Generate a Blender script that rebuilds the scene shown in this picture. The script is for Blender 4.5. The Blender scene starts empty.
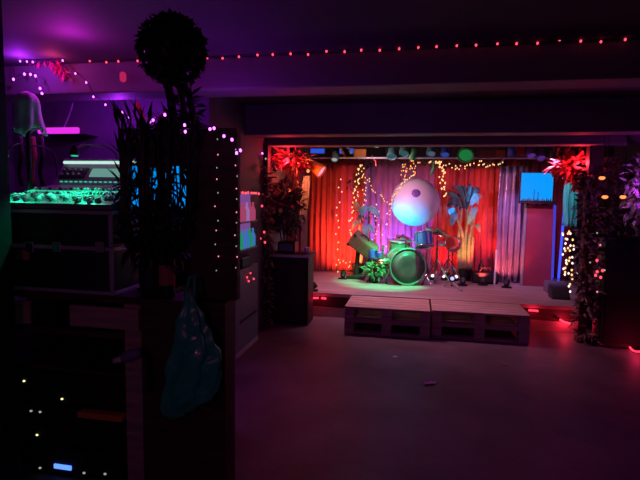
import bpy, bmesh, random, math
from math import sin, cos, pi, radians, atan, sqrt
from mathutils import Vector, Matrix, Quaternion
random.seed(7)
S = bpy.context.scene
COL = S.collection
V = Vector

# ------------------------------------------------------------------ camera
F = 480.0; YAW = radians(11); PITCH = atan(45/480); ROLL = radians(0.9); EYE = 1.46
def ray(px, py):
    u = (px-320)/F; v = -(py-240)/F
    c, s = cos(ROLL), sin(ROLL)
    u, v = u*c - v*s, u*s + v*c
    y = cos(PITCH)+v*sin(PITCH); z = -sin(PITCH)+v*cos(PITCH)
    return V((u*cos(YAW)-y*sin(YAW), u*sin(YAW)+y*cos(YAW), z))
def at(px, py, Y):                 # point of the room at distance Y along the room
    r = ray(px, py); return r*(Y/r.y)+V((0, 0, EYE))
def onz(px, py, Z):
    r = ray(px, py); t = (Z-EYE)/r.z; return r*t+V((0, 0, EYE))
cd = bpy.data.cameras.new('camera'); cam = bpy.data.objects.new('camera', cd); COL.objects.link(cam)
cd.sensor_width = 36; cd.lens = 36*F/640; cd.clip_start = .05
cam.location = (0, 0, EYE)
cam.matrix_world = Matrix.Translation((0, 0, EYE)) @ Matrix.Rotation(YAW, 4, 'Z') @ Matrix.Rotation(pi/2-PITCH, 4, 'X') @ Matrix.Rotation(ROLL, 4, 'Z')
S.camera = cam
S.view_settings.view_transform = 'Standard'; S.view_settings.look = 'None'
S.view_settings.gamma = 1; S.view_settings.exposure = 0; S.view_settings.use_curve_mapping = False
S.cycles.use_denoising = True
S.cycles.max_bounces = 6
S.cycles.sample_clamp_indirect = 2.0

# ------------------------------------------------------------------ materials
def mat(name, col, rough=.6, metal=0, emit=None, es=1.0, bump=0, bscale=30, var=0, vscale=8, stretch=None, sheen=0, alpha=1, trans=0, coat=0):
    m = bpy.data.materials.new(name); m.use_nodes = True
    nt = m.node_tree; b = nt.nodes['Principled BSDF']
    b.inputs['Base Color'].default_value = (*col, 1); b.inputs['Roughness'].default_value = rough
    b.inputs['Metallic'].default_value = metal
    if sheen: b.inputs['Sheen Weight'].default_value = sheen
    if coat: b.inputs['Coat Weight'].default_value = coat
    if trans: b.inputs['Transmission Weight'].default_value = trans
    if alpha < 1: b.inputs['Alpha'].default_value = alpha
    if emit:
        b.inputs['Emission Color'].default_value = (*emit, 1); b.inputs['Emission Strength'].default_value = es
    if var or bump:
        tc = nt.nodes.new('ShaderNodeTexCoord'); mp = nt.nodes.new('ShaderNodeMapping')
        nt.links.new(tc.outputs['Object'], mp.inputs['Vector'])
        if stretch: mp.inputs['Scale'].default_value = stretch
        if var:
            n = nt.nodes.new('ShaderNodeTexNoise'); n.inputs['Scale'].default_value = vscale; n.inputs['Detail'].default_value = 5
            nt.links.new(mp.outputs[0], n.inputs['Vector'])
            r = nt.nodes.new('ShaderNodeValToRGB')
            r.color_ramp.elements[0].position = .3; r.color_ramp.elements[1].position = .7
            r.color_ramp.elements[0].color = (*[c*(1-var) for c in col], 1)
            r.color_ramp.elements[1].color = (*[min(1, c*(1+var)) for c in col], 1)
            nt.links.new(n.outputs['Fac'], r.inputs['Fac']); nt.links.new(r.outputs['Color'], b.inputs['Base Color'])
        if bump:
            n2 = nt.nodes.new('ShaderNodeTexNoise'); n2.inputs['Scale'].default_value = bscale; n2.inputs['Detail'].default_value = 4
            nt.links.new(mp.outputs[0], n2.inputs['Vector'])
            bp = nt.nodes.new('ShaderNodeBump'); bp.inputs['Strength'].default_value = bump; bp.inputs['Distance'].default_value = .02
            nt.links.new(n2.outputs['Fac'], bp.inputs['Height']); nt.links.new(bp.outputs['Normal'], b.inputs['Normal'])
    return m
def glow(name, col, s):
    m = mat(name, (.005, .005, .005), .6, emit=col, es=s); m.node_tree.nodes['Principled BSDF'].inputs['Specular IOR Level'].default_value = .05
    m.cycles.emission_sampling = 'NONE' if 'bulb' in name else 'AUTO'
    return m
M = dict(
 floor=mat('worn_floor', (.12, .095, .11), .55, var=.35, vscale=2.5, bump=.15, bscale=18),
 ceil=mat('painted_ceiling', (.08, .07, .08), .8, var=.2, vscale=3),
 beam=mat('painted_beam', (.16, .14, .15), .7, var=.2, vscale=2, stretch=(.3, 2, 2)),
 wall=mat('dark_wall', (.12, .10, .13), .8, var=.25, vscale=3),
 black=mat('black_paint', (.012, .012, .015), .45),
 blackmat=mat('black_cloth', (.015, .014, .018), .9, bump=.2),
 darkwood=mat('dark_wood', (.06, .03, .025), .6, var=.4, vscale=6, stretch=(1, 1, 8)),
 wood=mat('pallet_wood', (.42, .33, .27), .75, var=.3, vscale=7, stretch=(.5, 6, 6), bump=.2),
 stage=mat('stage_board', (.36, .30, .28), .6, var=.25, vscale=4, stretch=(.4, 3, 1), bump=.1),
 alu=mat('aluminium', (.6, .6, .62), .5, .7),
 chrome=mat('chrome', (.8, .8, .8), .15, 1),
 brass=mat('cymbal_brass', (.75, .6, .3), .25, 1),
 red=mat('red_curtain', (.72, .07, .06), .7, sheen=.3, var=.12, vscale=5),
 wine=mat('wine_curtain', (.36, .035, .07), .75, sheen=.3, var=.15, vscale=5),
 pink=mat('rose_curtain', (.55, .20, .38), .7, sheen=.3, var=.12, vscale=5),
 silver=mat('silver_curtain', (.45, .36, .46), .3, .35, var=.2, vscale=4),
 panel=mat('maroon_panel', (.34, .04, .07), .6, var=.1),
 leaf=mat('dark_leaf', (.016, .024, .016), .5, var=.5, vscale=20),
 ivy=mat('ivy_leaf', (.16, .12, .10), .55, var=.5, vscale=20),
 palm=mat('dried_palm', (.50, .46, .24), .6, var=.3, vscale=12),
 tealleaf=mat('teal_leaf', (.05, .13, .15), .5, var=.3), paleleaf=mat('pale_leaf', (.2, .58, .66), .5, var=.2),  # pale leaf colour carries the cyan light on the right palm
 bag=mat('teal_plastic', (.02, .62, .30), .28, bump=.25, bscale=14, coat=.4),
 globe=mat('white_globe', (.62, .63, .68), .55, bump=.05, bscale=6),
 drumshell=mat('green_shell', (.12, .30, .20), .25, coat=.8),
 tomshell=mat('blue_shell', (.03, .10, .40), .25, coat=.8),
 head=mat('drum_head', (.55, .6, .58), .4),
 darkhead=mat('dark_drum_head', (.09, .09, .09), .35, var=.5, vscale=5),
 olive=mat('olive_cover', (.17, .15, .075), .8, var=.25, vscale=6, bump=.2),
 cloth=mat('pale_cloth', (.7, .82, .82), .85, bump=.2),
 teal=mat('teal_cloth', (.08, .65, .62), .8),
 pinkfeather=mat('pink_feather', (.75, .05, .25), .8),
 redleaf=mat('red_leaf', (.65, .10, .10), .6, var=.3),
 grey=mat('grey_panel', (.30, .30, .32), .6, var=.1),
 white=mat('white_trim', (.75, .75, .75), .5),
 paper=mat('paper', (.8, .8, .8), .8),
 skin=mat('reddish_card', (.45, .15, .12), .6),
 orange=mat('orange_gel', (.8, .25, .06), .5),
 redcan=mat('red_can', (.7, .08, .05), .4),
 bluecan=mat('blue_can', (.06, .12, .6), .4),
 greencan=mat('green_can', (.06, .42, .12), .4),
 tealcan=mat('teal_can', (.10, .30, .32), .4),
 purplecan=mat('purple_can', (.18, .08, .35), .4),
 browncan=mat('brown_board', (.35, .20, .10), .6),
 console=mat('console_grey', (.16, .19, .18), .4),
 cap=mat('fader_cap', (.5, .55, .53), .4),
 blue_cloth=mat('blue_cloth', (.05, .15, .7), .8),
 g_red=glow('red_bulb', (1, .06, .10), 2.2), g_purple=glow('purple_bulb', (.75, .12, 1), 5),
 g_warm=glow('warm_bulb', (1, .50, .20), 1.7), g_white=glow('white_bulb', (1, .85, .8), 1.6),
 g_orange=glow('orange_bulb', (1, .22, .06), 2), g_pink=glow('pink_bulb', (1, .25, .4), 1.5),
 g_yellow=glow('yellow_led_bulb', (1, .95, .35), 1.6), g_dim=glow('white_led_bulb', (.8, .8, .7), .45),
 g_display=glow('blue_display', (.10, .26, 1), 1.6), g_screen=glow('blue_screen', (.0, .32, 1.0), 1.0),
 g_blue=glow('blue_monitor', (.0, .30, .95), .9), g_neon=glow('blue_neon', (.03, .06, 1), 1.8),
 g_neon2=glow('violet_neon', (.06, .06, .8), .8),
 g_magenta=glow('magenta_tube', (.85, .03, .85), 1.0), g_strip=glow('red_strip', (1, .02, .05), 4),
 g_bar=glow('work_light', (.62, .95, .85), .9), g_green=glow('green_button_bulb', (.03, .8, .45), .8),
 g_mscreen=glow('console_screen', (.18, .42, .36), .7), g_bluebar=glow('blue_bar_lens', (.03, .10, .8), .8),
 l_green=glow('green_lamp_bulb', (.01, .16, .04), 1), l_teal=glow('teal_lamp_bulb', (.02, .09, .09), 1), l_blue=glow('blue_lamp_bulb', (.02, .05, .28), 1), l_slate=glow('slate_lamp_bulb', (.06, .10, .14), 1), l_violet=glow('violet_lamp_bulb', (.06, .02, .20), 1),  # dim lens glow put in to brighten lamps that cast no light
 g_cyan=glow('cyan_bulb', (.1, .7, 1), 2), g_shelf=glow('shelf_backlight', (.30, .10, .42), .6),
 g_strip_lamp=glow('pale_lamp_bulb', (.5, .38, .28), .9), g_shelfviolet=glow('shelf_violet', (.55, .3, .8), .5), g_shelfblue=glow('shelf_blue', (.08, .3, .9), .5), g_shelfgreen=glow('shelf_green', (.02, .4, .15), .6), g_shelfpink=glow('shelf_pink', (.9, .12, .3), .4),
)

# ------------------------------------------------------------------ mesh builder
ORG = {}
class MB:
    def __init__(s): s.bm = bmesh.new()
    def box(s, c, d, rot=None):
        m = Matrix.Translation(V(c)) @ (rot.to_4x4() if rot else Matrix.Identity(4)) @ Matrix.Diagonal((*d, 1))
        bmesh.ops.create_cube(s.bm, size=1, matrix=m); return s
    def bx(s, a, b):
        a, b = V(a), V(b); return s.box((a+b)/2, [abs(q) for q in (b-a)])
    def cyl(s, p0, p1, r0, r1=None, seg=14):
        p0, p1 = V(p0), V(p1); d = p1-p0
        if d.length < 1e-6: return s
        q = V((0, 0, 1)).rotation_difference(d.normalized()).to_matrix().to_4x4()
        bmesh.ops.create_cone(s.bm, cap_ends=True, segments=seg, radius1=r0, radius2=r0 if r1 is None else r1, depth=d.length, matrix=Matrix.Translation((p0+p1)/2) @ q)
        return s
    def sph(s, c, r, sub=2, sc=(1, 1, 1)):
        bmesh.ops.create_icosphere(s.bm, subdivisions=sub, radius=r, matrix=Matrix.Translation(V(c)) @ Matrix.Diagonal((*sc, 1))); return s
    def tube(s, pts, r, seg=6, r1=None):
        pts = [V(p) for p in pts]; n = len(pts); rings = []
        for i, p in enumerate(pts):
            t = (pts[min(i+1, n-1)]-pts[max(i-1, 0)]).normalized()
            a = t.cross(V((.3, .9, .31))).normalized(); b = t.cross(a)
            rr = r if r1 is None else r+(r1-r)*i/(n-1)
            rings.append([s.bm.verts.new(p+(a*cos(2*pi*k/seg)+b*sin(2*pi*k/seg))*rr) for k in range(seg)])
        for A, B in zip(rings, rings[1:]):
            for k in range(seg): s.bm.faces.new((A[k], A[(k+1) % seg], B[(k+1) % seg], B[k]))
        s.bm.faces.new(rings[0]); s.bm.faces.new(rings[-1][::-1]); return s
    def leaf(s, p, d, L, W, droop=.25):
        d = V(d).normalized(); side = d.cross(V((random.gauss(0, .4), random.gauss(0, .4), 1))).normalized(); up = side.cross(d)
        p = V(p); dn = -up*(L*droop)
        v = [s.bm.verts.new(q) for q in (p, p+d*L*.4+side*W*.5-up*W*.1, p+d*L*.45+up*W*.12, p+d*L*.4-side*W*.5-up*W*.1, p+d*L+dn)]
        s.bm.faces.new((v[0], v[1], v[2])); s.bm.faces.new((v[0], v[2], v[3])); s.bm.faces.new((v[1], v[4], v[2])); s.bm.faces.new((v[2], v[4], v[3])); return s
    def cloud(s, c, rad, n, L, W, shell=.5):
        for _ in range(n):
            d = V((random.gauss(0, 1), random.gauss(0, 1), random.gauss(0, 1))).normalized()
            k = shell+(1-shell)*random.random()
            p = V((c[0]+d.x*rad[0]*k, c[1]+d.y*rad[1]*k, c[2]+d.z*rad[2]*k))
            s.leaf(p, d+V((random.gauss(0, .5), random.gauss(0, .5), random.gauss(-.1, .5))), L*random.uniform(.7, 1.2), W)
        return s
    def torus(s, c, axis, R, r, seg=32, k=8):
        q = V((0, 0, 1)).rotation_difference(V(axis).normalized()).to_matrix()
        rings = []
        for i in range(seg):
            a = 2*pi*i/seg
            rings.append([s.bm.verts.new(V(c)+q @ V(((R+r*cos(2*pi*j/k))*cos(a), (R+r*cos(2*pi*j/k))*sin(a), r*sin(2*pi*j/k)))) for j in range(k)])
        for i in range(seg):
            A, B = rings[i], rings[(i+1) % seg]
            for j in range(k): s.bm.faces.new((A[j], B[j], B[(j+1) % k], A[(j+1) % k]))
        return s
    def lathe(s, c, prof, seg=24, axis=(0, 0, 1)):
        q = V((0, 0, 1)).rotation_difference(V(axis).normalized()).to_matrix(); rings = []
        for r, z in prof:
            rings.append([s.bm.verts.new(V(c)+q @ V((max(r, 1e-4)*cos(2*pi*k/seg), max(r, 1e-4)*sin(2*pi*k/seg), z))) for k in range(seg)])
        for A, B in zip(rings, rings[1:]):
            for k in range(seg): s.bm.faces.new((A[k], A[(k+1) % seg], B[(k+1) % seg], B[k]))
        s.bm.faces.new(rings[0][::-1]); s.bm.faces.new(rings[-1]); return s
    def grid(s, fn, nu, nv):
        g = [[s.bm.verts.new(fn(i/nu, j/nv)) for j in range(nv+1)] for i in range(nu+1)]
        for i in range(nu):
            for j in range(nv): s.bm.faces.new((g[i][j], g[i+1][j], g[i+1][j+1], g[i][j+1]))
        return s
    def prism(s, prof, x0, x1):      # (y, z) outline pulled along x
        a = [s.bm.verts.new((x0, y, z)) for y, z in prof]; b = [s.bm.verts.new((x1, y, z)) for y, z in prof]
        s.bm.faces.new(a); s.bm.faces.new(b[::-1]); n = len(prof)
        for i in range(n): s.bm.faces.new((a[i], b[i], b[(i+1) % n], a[(i+1) % n]))
        return s
    def build(s, name, m, parent=None, bevel=0, smooth=False, solid=0):
        bm = s.bm; bmesh.ops.recalc_face_normals(bm, faces=bm.faces[:])
        if parent is not None:
            org = ORG[parent.name]
        else:
            xs = [v.co for v in bm.verts]
            org = V(((min(v.x for v in xs)+max(v.x for v in xs))/2, (min(v.y for v in xs)+max(v.y for v in xs))/2, min(v.z for v in xs)))
        bmesh.ops.translate(bm, verts=bm.verts[:], vec=-org)
        me = bpy.data.meshes.new(name); bm.to_mesh(me); bm.free()
        me.materials.append(M[m] if isinstance(m, str) else m)
        if smooth:
            for p in me.polygons: p.use_smooth = True
        o = bpy.data.objects.new(name, me); COL.objects.link(o)
        if parent is not None: o.parent = parent
        else: o.location = org
        ORG[o.name] = org
        if solid:
            md = o.modifiers.new('thickness', 'SOLIDIFY'); md.thickness = solid; md.offset = 0
        if bevel:
            md = o.modifiers.new('bevel', 'BEVEL'); md.width = bevel; md.segments = 2; md.limit_method = 'ANGLE'
        return o
def thing(name, label, cat, loc, group=None):
    o = bpy.data.objects.new(name, None); COL.objects.link(o); o.location = loc; o.empty_display_size = .1
    ORG[o.name] = V(loc); return tag(o, label, cat, group)
def tag(o, label, cat, group=None, kind=None):
    o['label'] = label; o['category'] = cat
    if group: o['group'] = group
    if kind: o['kind'] = kind
    return o
def struct(o, label=None):
    o['kind'] = 'structure'
    if label: o['label'] = label
    return o
def inst(name, me, loc, parent):     # a small repeated part sharing its mesh
    o = bpy.data.objects.new(name, me); COL.objects.link(o); o.parent = parent; o.location = V(loc)-ORG[parent.name]; ORG[o.name] = ORG[parent.name]; return o
def meshdata(mb, name, m):
    me = bpy.data.meshes.new(name); mb.bm.to_mesh(me); mb.bm.free(); me.materials.append(M[m])
    for p in me.polygons: p.use_smooth = True
    return me
def light(kind, loc, col, power, target=None, spot=60, blend=.6, size=.02, parent=None, sx=.1, sy=.1):
    l = bpy.data.lights.new('lamp_light', kind); l.color = col; l.energy = power
    if kind == 'SPOT': l.spot_size = radians(spot); l.spot_blend = blend; l.shadow_soft_size = size
    if kind == 'POINT': l.shadow_soft_size = size
    if kind == 'AREA': l.shape = 'RECTANGLE'; l.size = sx; l.size_y = sy
    o = bpy.data.objects.new('lamp_light', l); COL.objects.link(o); o.location = loc
    if target is not None: o.rotation_euler = (V(target)-V(loc)).to_track_quat('-Z', 'Y').to_euler()
    if parent is not None: o.parent = parent; o.location = V(loc)-ORG[parent.name]
    return o
def poly(pts, n):                    # n points evenly along a polyline
    pts = [V(p) for p in pts]; L = [0]
    for a, b in zip(pts, pts[1:]): L.append(L[-1]+(b-a).length)
    out = []
    for k in range(n):
        t = L[-1]*k/max(1, n-1)
        for i in range(len(pts)-1):
            if t <= L[i+1]+1e-9:
                f = (t-L[i])/max(1e-9, L[i+1]-L[i]); out.append(pts[i].lerp(pts[i+1], f)); break
    return out
def bulb_mesh(m, r): return meshdata(MB().sph((0, 0, 0), r, 1, (1, 1, 1.25)), 'bulb', m)
def string_lights(label, pts, n, m, r, jit=.012, group='fairy light strings on the stage', wire='black', mats=None, exact=False, name='string_lights'):
    t = thing(name, label, 'string lights', pts[0], group)
    ps = [V(p) for p in pts] if exact else poly(pts, n)
    ps = [p+V((random.gauss(0, jit), random.gauss(0, jit*.3), random.gauss(0, jit))) for p in ps]
    MB().tube([p+V((0, .008, .012)) for p in ps], .0025, 4).build('wire', wire, t)
    mm = [bulb_mesh(q, r) for q in (mats or [m])]
    for i, p in enumerate(ps): inst('bulb', mm[i % len(mm)], p, t)
    return t

# ------------------------------------------------------------------ the room
SH = .29; SF = 5.58; CH = 2.30
XL, XR, YB = -1.60, 2.75, 7.55
struct(MB().bx((-3.4, -1.5, -.1), (XR+.1, YB+.1, 0)).build('floor', 'floor'), 'dark worn floor')
struct(MB().bx((-3.5, -1.5, CH), (XR+.1, YB+.1, CH+.1)).build('ceiling', 'ceil'), 'dark low ceiling')
struct(MB().bx((XL-.1, YB, 0), (XR+.1, YB+.1, CH)).build('wall_back', 'wall'))
struct(MB().bx((XL-.12, 3.7, 0), (XL, YB, CH)).build('wall_left', 'wall'))
struct(MB().bx((XR, -1.5, 0), (XR+.1, YB, CH)).build('wall_right', 'wall'))
struct(MB().bx((-3.4, 3.6, 0), (XL, 3.7, CH)).build('wall_recess', 'wall'))
struct(MB().bx((-3.5, -1.5, 0), (-3.4, 3.7, CH)).build('wall_far_left', 'wall'))
zA = at(415, 84, 2.88).z; zB = at(415, 133.5, 4.4).z; zC = at(415, 145, 5.05).z
struct(MB().bx((-3.4, 2.88, zA), (XR, 3.12, CH)).build('trim_1', 'beam', bevel=.01), 'near ceiling beam under the red string lights')
struct(MB().bx((XL, 4.4, zB), (XR, 4.62, CH)).build('trim_2', 'beam', bevel=.01), 'middle ceiling beam')
struct(MB().bx((XL, 5.05, zC), (XR, 5.25, CH)).build('trim_3', 'beam', bevel=.01), 'ceiling beam above the stage front')

# ------------------------------------------------------------------ stage and pallets
t = thing('stage_platform', 'low wooden stage platform with worn board deck at the back', 'stage', (0, 6.5, 0))
MB().bx((XL+.02, SF, SH-.04), (2.35, YB-.02, SH)).build('deck', 'stage', t)
MB().bx((XL+.02, SF+.03, .12), (2.35, SF+.06, SH-.045)).build('riser', 'darkwood', t)
MB().bx((XL+.02, SF+.005, 0), (2.35, SF+.035, .115)).build('kick_board', 'stage', t)

def pallet(label, x0, y0, z0, w, d):
    h = SH/2
    t = thing('wooden_pallet', label, 'pallet', (x0+w/2, y0+d/2, z0), 'pallets stacked as the stage step')
    n = 5
    for k in range(n):
        bw = d/n
        MB().bx((x0, y0+k*bw+.004, z0+h-.022), (x0+w, y0+(k+1)*bw-.004, z0+h)).build('deck_board', 'wood', t, bevel=.002)
    for k in range(3):
        xx = x0+(w-.1)*k/2
        MB().bx((xx, y0, z0+h-.042), (xx+.1, y0+d, z0+h-.0225)).build('stringer_board', 'wood', t)
        for j in range(2):
            yy = y0+(d-.12)*j
            MB().bx((xx, yy, z0+.023), (xx+.1, yy+.12, z0+h-.043)).build('block', 'wood', t, bevel=.003)
        MB().bx((xx, y0, z0), (xx+.1, y0+d, z0+.022)).build('bottom_board', 'wood', t)
    MB().bx((x0+.101, y0, z0), (x0+(w-.1)/2-.001, y0+.09, z0+.022)).build('front_board', 'wood', t)
    MB().bx((x0+(w-.1)/2+.101, y0, z0), (x0+w-.101, y0+.09, z0+.022)).build('front_board', 'wood', t)
xl0 = at(345, 320, 5.0).x; xl1 = at(430, 320, 5.0).x; xr1 = at(528, 320, 5.03).x
for zi, w in ((0, 'lower'), (SH/2+.0005, 'upper')):
    pallet('%s pallet of the left step stack in front of the drum kit' % w, xl0, 4.96, zi, xl1-xl0, .58)
    pallet('%s pallet of the right step stack, nearer the maroon panel' % w, xl1+.02, 5.02, zi, xr1-xl1, .54)

# ------------------------------------------------------------------ curtains
def curtain(label, px0, px1, Y, py_top, py_bot, m, folds, amp, name='curtain', taper=0, group=None, zb=None, lean=0):
    xm = (px0+px1)/2
    a, b = at(px0, 220, Y).x, at(px1, 220, Y).x
    zt = at(xm, py_top, Y).z; z0 = SH+.015 if zb is None else zb
    ph = [random.uniform(0, 6.28) for _ in range(6)]
    def fn(u, v):
        w = sin(u*folds*2*pi+ph[0]+.5*sin(u*5+ph[1])+.25*sin(v*3+ph[5]))
        w2 = .45*sin(u*folds*4.3*pi+ph[2]+v*.8)
        k = (1-taper*v)
        x = a+(b-a)*(.5+(u-.5)*k)+lean*v
        return V((x+.008*sin(v*7+u*30), Y+(w+w2)*amp*(.55+.45*(1-v)), z0+(zt-z0)*v+.006*sin(u*folds*2*pi)))
    o = MB().grid(fn, int(folds*14), 14).build(name, m, smooth=True, solid=.006)
    o.name = name
    return tag(o, label, 'curtain', group)
curtain('dark folded red curtain at the far left of the stage', 309, 337, 7.2, 163, 275, 'red', 5, .03)
curtain('bright orange red curtain behind the olive box', 335, 366, 7.32, 160, 274, 'red', 4, .018)
curtain('rose violet curtain hanging behind the white globe', 363, 436, 7.28, 160, 274, 'pink', 11, .025)
curtain('red curtain behind the cymbal stands', 433, 472, 7.3, 160, 277, 'red', 6, .025)
curtain('bright red curtain between the palm and the silvery curtain', 468, 499, 7.2, 162, 280, 'red', 5, .025)
curtain('silvery grey curtain with broad glossy folds left of the maroon panel', 497, 525, 6.95, 166, 282, 'silver', 4, .05)
curtain('dark wine backdrop curtain across the upper back wall', 305, 572, 7.45, 157, 274, 'wine', 30, .02)
curtain('narrow pale tied curtain glowing orange at the stage left edge', 299, 306, 5.78, 176, 222, 'white', 2, .02, zb=at(303, 222, 5.78).z, taper=.0, lean=.05)
curtain('deep red side curtain half hidden behind the bush on the counter side', 289, 301, 6.05, 164, 275, 'wine', 3, .02)
curtain('teal cloth strip hanging under the right red foliage', 563, 577, 6.3, 178, 224, 'teal', 3, .03, zb=at(570, 226, 6.3).z)
# maroon panel
a = at(525, 205, 6.75); b = at(557, 205, 6.75)
t = thing('flat_panel', 'tall maroon flat panel standing under the blue screen', 'panel', ((a.x+b.x)/2, 6.78, SH))
MB().bx((a.x+.03, 6.76, SH+.002), (b.x, 6.80, a.z)).build('board', 'panel', t, bevel=.004)
MB().bx((a.x, 6.75, SH+.002), (a.x+.028, 6.81, a.z)).build('edge_strip', 'grey', t, bevel=.003)
# blue screen
a = at(521, 172, 6.6); b = at(553, 204, 6.6)
t = thing('hanging_screen', 'glowing blue screen with dark tree silhouettes hanging at right', 'screen', ((a.x+b.x)/2, 6.6, b.z))
MB().bx((a.x, 6.61, b.z), (b.x, 6.66, a.z)).build('frame', 'black', t, bevel=.004)
sc = MB().bx((a.x+.012, 6.603, b.z+.035), (b.x-.012, 6.609, a.z-.012)).build('glowing_panel', 'g_screen', t)
for q in (534, 538):
    c = at(q, 196, 6.599); h = .15 if q == 534 else .12
    g = MB(); g.bx((c.x-.004, 6.598, b.z+.035), (c.x+.004, 6.602, b.z+.035+h))
    for k in range(int(h/.03)):
        g.bx((c.x-.015+.002*k, 6.598, b.z+.055+k*.028), (c.x+.015-.002*k, 6.602, b.z+.062+k*.028))
    g.build('tree_silhouette', mat('dim_blue_silhouette', (.0, .04, .16), .8, emit=(0, .08, .3), es=1), t)
g = MB()
for k in range(16):
    x = a.x+.03+(b.x-a.x-.06)*k/15
    g.cyl((x, 6.6, b.z+.03), (x+random.uniform(-.01, .01), 6.6, b.z+.05+random.random()*.03), .014, .002, 5)
g.build('bush_silhouette', 'black', t)
MB().cyl((a.x+.06, 6.63, a.z), (a.x+.06, 6.63, CH), .006).cyl((b.x-.06, 6.63, a.z), (b.x-.06, 6.63, CH), .006).build('hanger', 'black', t)
# neon tubes
def neon(label, p0, p1, Y, m, r):
    A, B = at(*p0, Y), at(*p1, Y); B.z = SH+.03
    t = thing('neon_tube', label, 'light tube', (B.x, B.y, SH), 'blue neon tubes at the right of the stage')
    MB().cyl(A, B, r, seg=10).build('tube', m, t, smooth=True)
    MB().cyl(A, A+V((0, 0, .05)), r*1.4, seg=10).build('end_cap', 'black', t); MB().cyl(B, B-V((0, 0, .029)), r*1.4, seg=10).build('end_cap', 'black', t)
    return t
neon('dim violet light tube right beside the maroon panel', (555, 205), (553, 270), 6.7, 'g_neon2', .015)
tn = neon('bright blue neon tube, rightmost of the two tubes', (565, 200), (559, 268), 6.6, 'g_neon', .014)

# ------------------------------------------------------------------ overhead bar, lamps
YT = 5.95
zt = at(430, 158, YT).z
t = thing('lighting_bar', 'long pale lighting bar carrying the stage lamps', 'lighting bar', (0.4, YT, zt))
MB().cyl((-1.5, YT, zt+.0), (2.2, YT, zt+.0), .012, seg=10).build('bar', 'alu', t)
for x in (-1.2, .4, 1.9): MB().cyl((x, YT, zt+.013), (x, YT, CH), .006).build('hanger_rod', 'black', t)
def par(label, px, py, m, lens, Y=YT, r=.055, aim=None, col=None, power=0, spot=60, L=.13):
    c = at(px, py, Y)
    d = (V(aim)-c).normalized() if aim is not None else V((0, -.5, -.7)).normalized()
    t = thing('stage_lamp', label, 'stage lamp', c, 'stage lamps hung along the bar')
    b = c-d*L/2; f = c+d*L/2
    hs = MB().lathe(b, [(r*.5, 0), (r*.8, .015), (r*.85, L*.5), (r, L*.7), (r, L), (r*.9, L), (r*.8, L*.9)], 18, d).build('housing', m, t)
    MB().lathe(f-d*.011, [(r*.78, 0), (r*.6, .006), (.01, .009)], 16, d).build('lens', lens, hs, smooth=True)
    sd = d.cross(V((0, 0, 1))).normalized() if abs(d.z) < .98 else V((1, 0, 0))
    top = V((c.x, c.y, CH-.012))
    MB().tube([c+sd*(r+.006), c+sd*(r+.012)+V((0, 0, r*.7)), top+V((0, 0, .01)), c-sd*(r+.012)+V((0, 0, r*.7)), c-sd*(r+.006)], .006, 5).build('yoke', 'black', t)
    if power: light('SPOT', f+d*.015, col, power, f+d, spot, .7, .03, parent=t)
    return t
kit = V(at(405, 268, 6.3))
glb = at(415, 202, 6.75)
par('green round stage lamp hanging right of the small garland', 466, 153, 'greencan', 'l_green', r=.095, aim=(.3, 4.3, .9), col=(.05, 1, .35), power=0, spot=26)
par('small green stage lamp above the white globe', 413, 154, 'greencan', 'g_green', r=.045, aim=kit+V((-.22, .1, -.0)), col=(.03, 1, .38), power=280, spot=46)
par('teal stage lamp left of the small green one', 404, 150, 'tealcan', 'l_teal', r=.06)
par('dark teal stage lamp at the middle of the bar', 392, 153, 'tealcan', 'l_teal', r=.06)
par('blue stage lamp with a slim body right of the globe', 445, 151, 'bluecan', 'l_blue', r=.055)
par('teal grey stage lamp beside the slim blue lamp', 431, 150, 'tealcan', 'l_slate', r=.055)
par('dark blue stage lamp over the silvery curtain', 512, 151, 'bluecan', 'g_bluebar', r=.055, aim=(1.4, 7, .9), col=(.35, .2, 1), power=40, spot=50)
par('purple stage lamp above the blue screen', 531, 152, 'purplecan', 'l_violet', r=.055)
par('purple stage lamp left of the orange board, over the screen corner', 541, 154, 'purplecan', 'l_violet', r=.05)
par('black stage lamp above the right red foliage', 570, 150, 'black', 'g_cyan', r=.05, aim=at(570, 205, 6.3), col=(.05, .9, .8), power=4, spot=45)  # cyan beam added to brighten the teal cloth below
par('black stage lamp above the left red glowing foliage', 292, 152, 'black', 'g_red', r=.06)
par('dark stage lamp right of the left blue bar light', 335, 156, 'tealcan', 'g_dim', r=.045)
# red cone spotlight at left
c0, c1 = at(303, 158, 5.8), at(322, 172, 5.75)
t = thing('spotlight', 'orange red cone spotlight tilted down beside the left curtain', 'spotlight', c0)
d = (c1-c0).normalized()
MB().lathe(c0, [(.03, 0), (.045, .01), (.05, .10), (.085, (c1-c0).length), (.075, (c1-c0).length), (.04, .12)], 18, d).build('housing', 'orange', t)
MB().lathe(c1-d*.02, [(.072, 0), (.05, .008), (.01, .011)], 16, d).build('lens', 'g_pink', t)
MB().tube([c0+V((0, 0, .03)), c0+V((0, .05, .1)), V((c0.x, YT, zt))], .008, 5).build('bracket', 'black', t)
light('SPOT', c1+d*.02, (1, .12, .06), 30, c1+d, 60, .7, .02, parent=t)
c = at(308, 171, 5.55)
t = thing('pendant_lamp', 'bare orange red lamp added beside the cone spotlight at stage left', 'pendant lamp', c)  # added lamp, brightens the spotlight housing and the narrow curtain
MB().sph(c, .02, 2).build('bulb', 'g_orange', t, smooth=True)
MB().cyl(c+V((0, 0, .02)), (c.x, c.y, CH), .004).build('cord', 'black', t)
light('POINT', c+V((.0, -.05, -.02)), (1, .18, .06), 6, size=.015, parent=t)
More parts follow.
